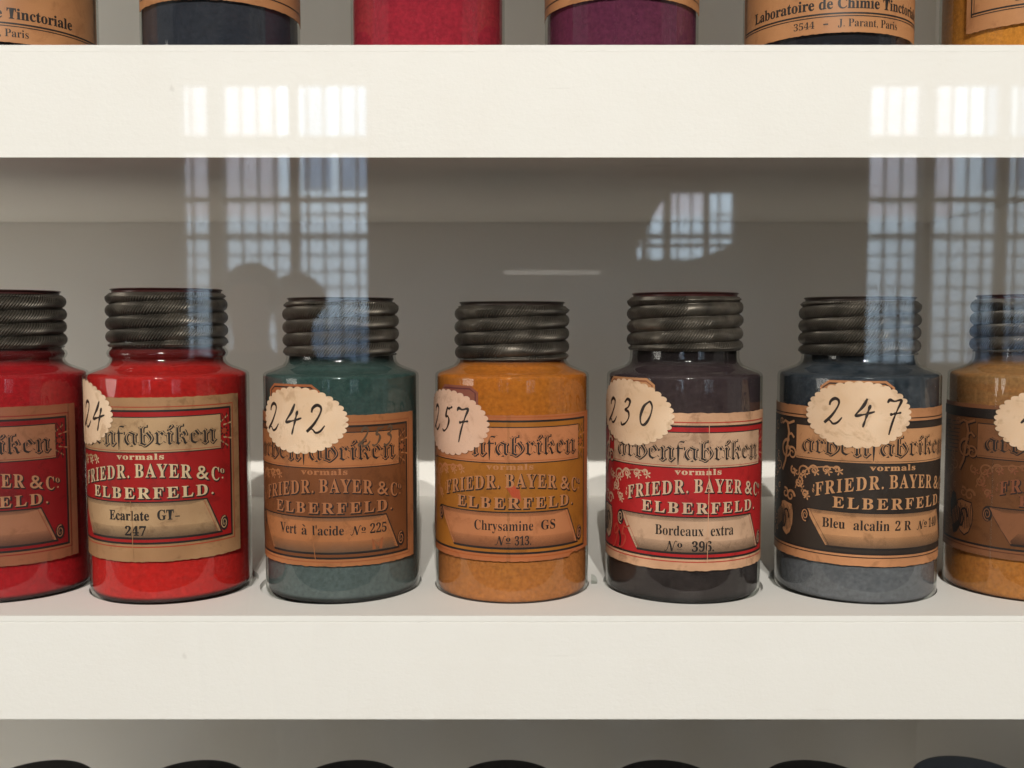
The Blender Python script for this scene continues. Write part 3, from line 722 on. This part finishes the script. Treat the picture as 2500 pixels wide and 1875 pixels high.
pts = [(0, 0), (.0030, 0), (.0034, .0016), (.0028, .0034), (.0016, .0046), (0, .0050)]
V = [(x, -.0006, z) for x, z in pts]+[(x, .0006, z) for x, z in pts]; n = len(pts)
tag(obj('plastic_wedge', V, [tuple(range(n)), tuple(range(2*n-1, n-1, -1))]+[((i+1) % n, i, n+i, n+(i+1) % n) for i in range(n)], mat_jarglass('clear_plastic', (.8, .82, .8)), loc=(.0428, .537, .0002)),
    'tiny clear plastic wedge beside the base of the amber orange jar', 'wedge')

# ------------------------------------------------------------------ what the cabinet glass mirrors: a wall with two barred windows, the street side opposite
def room():
    wall = mat_plain('dim_plaster', (.075, .07, .065), .9)
    L, Rr = (-1.47, -.64), (1.565, 2.75)
    zb, zt = -.06, 1.27
    bm = bmesh.new(); Y0, Y1 = WIN_Y-.12, WIN_Y
    S = (.535, 1.005, .40, .70)
    for a, b in ((-6, L[0]), (L[1], S[0]), (S[1], Rr[0]), (Rr[1], 6)): add_box(bm, a, b, Y0, Y1, -1.4, 3.4)
    add_box(bm, S[0], S[1], Y0, Y1, -1.4, S[2]); add_box(bm, S[0], S[1], Y0, Y1, S[3], 3.4)
    def wedge(pts):
        lo = [bm.verts.new((x, Y0, z)) for x, z in pts]; hi = [bm.verts.new((x, Y1, z)) for x, z in pts]
        bm.faces.new(lo); bm.faces.new(hi[::-1])
        for i in range(len(pts)): k = (i+1) % len(pts); bm.faces.new((lo[k], lo[i], hi[i], hi[k]))
    wedge([(S[0], S[2]+.02), (.685, S[3]), (S[0], S[3])]); wedge([(.80, S[2]), (S[1], S[2]), (S[1], .47)])
    for a, b in (L, Rr):
        add_box(bm, a, b, Y0, Y1, -1.4, zb); add_box(bm, a, b, Y0, Y1, zt, 3.4)
    tag(from_bm('room_wall', bm, wall), 'dim plaster wall with two window openings across the room', 'wall', kind='structure')
    bm = bmesh.new(); add_box(bm, -6, 6, WIN_Y, .30, -1.46, -1.405)
    tag(from_bm('floor', bm, mat_plain('dark_floorboards', (.05, .038, .03), .7)), 'dark floor of the room', 'floor', kind='structure')
    fr = mat_plain('grey_window_frame', (.16, .15, .14), .6); ir = mat_plain('dark_iron', (.03, .03, .032), .6)
    def window(x0, x1, mull, label):
        t = thing('barred_window', label, 'window', (x0, WIN_Y-.02, zb), 'barred windows across the room')
        bm = bmesh.new(); h = zt-zb; wd = x1-x0
        for a, b in mull: add_box(bm, a-x0, b-x0, -.06, -.01, 0, h)
        z1, z2 = .867-zb, .944-zb
        add_box(bm, 0, wd, -.063, -.013, z1, z2); add_box(bm, 0, wd, -.063, -.013, 1.165-zb, h)
        add_box(bm, 0, wd, -.063, -.013, .655-zb, .675-zb)
        from_bm('window_frame', bm, fr, t)
        bm = bmesh.new(); x = .035
        while x < wd:
            add_box(bm, x-.0047, x+.0047, -.085, -.073, 0, h); x += .074
        z = .05
        while z < .56-zb:
            add_box(bm, 0, wd, -.072, -.064, z-.004, z+.004); z += .072
        from_bm('iron_grille', bm, ir, t)
        return t
    window(L[0], L[1], ((-1.342, -1.287), (-.987, -.946)), 'tall barred window mirrored left of centre in the cabinet glass')
    window(Rr[0], Rr[1], ((1.821, 1.860), (2.158, 2.20), (2.49, 2.53)), 'wide barred window mirrored at the right of the cabinet glass')
    t = thing('barred_window', 'small slant-sided window opening added to be mirrored right of centre in the cabinet glass', 'window', (S[0], WIN_Y-.02, S[2]), 'barred windows across the room')  # made-up opening, shaped to mirror as a slanted bright patch
    bm = bmesh.new()
    for x in (.0, .045, .15, .32, .46): add_box(bm, x, x+.022, -.06, -.01, 0, .30)
    add_box(bm, 0, .47, -.061, -.012, .055, .07); from_bm('window_frame', bm, fr, t)
    bm = bmesh.new()
    for k in range(8): add_box(bm, .02+k*.062, .028+k*.062, -.085, -.073, 0, .3)
    add_box(bm, 0, .47, -.072, -.064, .095, .102); add_box(bm, 0, .47, -.072, -.064, .17, .177); from_bm('iron_grille', bm, ir, t)
    t = thing('added_glow_bar', 'slim added glowing bar mirrored as a thin white line above the amber jar', 'glowing bar', (0, WIN_Y+.3, .322))  # invented emissive bar, added only to mirror as a thin bright streak
    bm = bmesh.new(); add_box(bm, -.035, .40, -.012, .012, .0, .010); from_bm('glow_backing', bm, fr, t)
    M = NM('streak_glow'); e = M.n('ShaderNodeEmission'); e.inputs[0].default_value = (1, .93, .84, 1); e.inputs[1].default_value = 2.2; M.l(e.outputs[0], M.out.inputs[0])
    bm = bmesh.new(); add_box(bm, -.034, .36, .0121, .016, .001, .009); from_bm('glow_face', bm, M.m, t)
    M = NM('street_brick'); co = objco(M); mp = M.n('ShaderNodeMapping'); mp.inputs['Rotation'].default_value = (PI/2, 0, 0); M.l(co, mp.inputs[0])
    br = M.n('ShaderNodeTexBrick'); M.l(mp.outputs[0], br.inputs[0]); br.inputs['Scale'].default_value = 5
    br.inputs['Color1'].default_value = (.50, .36, .34, 1); br.inputs['Color2'].default_value = (.58, .45, .43, 1); br.inputs['Mortar'].default_value = (.6, .58, .55, 1)
    principled(M, br.outputs[0], .8)
    stone = mat_plain('pale_stone', (.72, .72, .70), .8); dk = mat_plain('window_glass', (.25, .29, .34), .2)
    YO = WIN_Y-3.2
    b = thing('brick_building', 'brick building with pale stone trim seen through the barred windows', 'building', (0, YO, -1.4))
    bm = bmesh.new(); add_box(bm, -8, 8, -.3, 0, 2.15, 6); from_bm('brick_wall', bm, M.m, b)
    bm = bmesh.new(); add_box(bm, -8, 8, -.3, .04, 0, 2.15); from_bm('stone_base', bm, stone, b)
    bm = bmesh.new(); add_box(bm, -8, 8, .0, .07, 2.17, 2.30); from_bm('ledge', bm, stone, b)
    for x in (-3.4, -1.32, .4, 1.9, 3.75):
        bm = bmesh.new(); add_box(bm, x-.42, x+.42, .001, .06, 2.32, 5.0); fr2 = from_bm('window_frame', bm, stone, b)
        bm = bmesh.new(); add_box(bm, x-.24, x-.03, .05, .07, 2.5, 4.8); add_box(bm, x+.03, x+.24, .05, .07, 2.5, 4.8); from_bm('window_glass', bm, dk, fr2)
        bm = bmesh.new(); add_box(bm, x-.3, x+.3, .03, .06, .5, 1.5); from_bm('cellar_window', bm, dk, b)
room()

# two visitors seen only as dark shapes in the glass
def person(x, y, hgt, label, coat, turn):
    t = thing('person', label, 'person', (x, y, -1.4), 'visitors mirrored in the cabinet glass')
    t.rotation_euler = (0, 0, turn)
    k = hgt/1.70
    P = {}; E = []
    def v(n, co, r, par=None):
        P[n] = (len(P), co, r)
        if par: E.append((P[par][0], P[n][0]))
    v('pelvis', (0, 0, .92), (.165, .115)); v('waist', (0, 0, 1.08), (.145, .105), 'pelvis'); v('chest', (0, 0, 1.28), (.175, .12), 'waist')
    v('collar', (0, 0, 1.415), (.085, .075), 'chest'); v('neck', (0, .004, 1.465), (.055, .058), 'collar'); v('jaw', (0, .018, 1.53), (.062, .078), 'neck')
    v('face', (0, .012, 1.60), (.076, .094), 'jaw'); v('skull', (0, .0, 1.66), (.062, .078), 'face')
    for s in (1, -1):
        q = str(s)
        v('shoulder'+q, (s*.165, 0, 1.385), (.068, .068), 'chest'); v('elbow'+q, (s*.255, -.05, 1.12), (.05, .05), 'shoulder'+q)
        v('wrist'+q, (s*.20, .08, .93), (.042, .042), 'elbow'+q); v('pocket'+q, (s*.15, .09, .88), (.04, .04), 'wrist'+q)
        v('hip'+q, (s*.10, 0, .84), (.10, .10), 'pelvis'); v('knee'+q, (s*.11, .015, .48), (.065, .07), 'hip'+q); v('ankle'+q, (s*.115, -.01, .09), (.045, .05), 'knee'+q)
        v('ball'+q, (s*.13, .11, .035), (.045, .033), 'ankle'+q); v('toe'+q, (s*.135, .18, .03), (.038, .026), 'ball'+q)
    me = bpy.data.meshes.new('body'); me.from_pydata([tuple(c*k for c in p[1]) for p in P.values()], E, [])
    o = bpy.data.objects.new('body', me); C.objects.link(o)
    o.modifiers.new('skin', 'SKIN'); ss = o.modifiers.new('sub', 'SUBSURF'); ss.levels = 2; ss.render_levels = 2
    if not me.skin_vertices: me.attributes.new('skin', 'FLOAT', 'POINT')
    for sv, p in zip(me.skin_vertices[0].data, P.values()): sv.radius = (p[2][0]*k, p[2][1]*k)
    me.skin_vertices[0].data[0].use_root = True
    bpy.context.view_layer.update()
    m2 = bpy.data.meshes.new_from_object(o.evaluated_get(bpy.context.evaluated_depsgraph_get()))
    bpy.data.objects.remove(o)
    m2.name = 'body'; m2.materials.clear()
    for m in (coat, mat_plain('skin_tone', (.42, .25, .18), .5), mat_plain('dark_trousers', (.02, .02, .025), .8)): m2.materials.append(m)
    for p in m2.polygons:
        z = p.center.z/k; p.material_index = 1 if z > 1.45 else (2 if z < .84 else 0); p.use_smooth = True
    b = bpy.data.objects.new('body', m2); C.objects.link(b); b.parent = t
    bm = bmesh.new(); bmesh.ops.create_icosphere(bm, subdivisions=4, radius=1)
    for q in bm.verts:
        n = 1+.05*noise.noise(q.co*3)
        q.co = Vector((q.co.x*.088*n, q.co.y*.104*n-.012, 1.632+q.co.z*.088*n))*k
    bmesh.ops.delete(bm, geom=[q for q in bm.verts if q.co.y > .055*k and q.co.z < 1.65*k], context='VERTS')
    from_bm('hair', bm, mat_plain('dark_brown_hair', (.018, .012, .009), .5), t, True)
person(-.79, -2.19, 1.69, 'visitor in a dark coat with hands in pockets, the taller one mirrored in the glass', mat_plain('charcoal_coat', (.02, .02, .022), .8), 0)
person(-.705, -2.42, 1.67, 'visitor in a brown jacket standing just behind the taller visitor', mat_plain('brown_jacket', (.045, .03, .022), .8), .2)
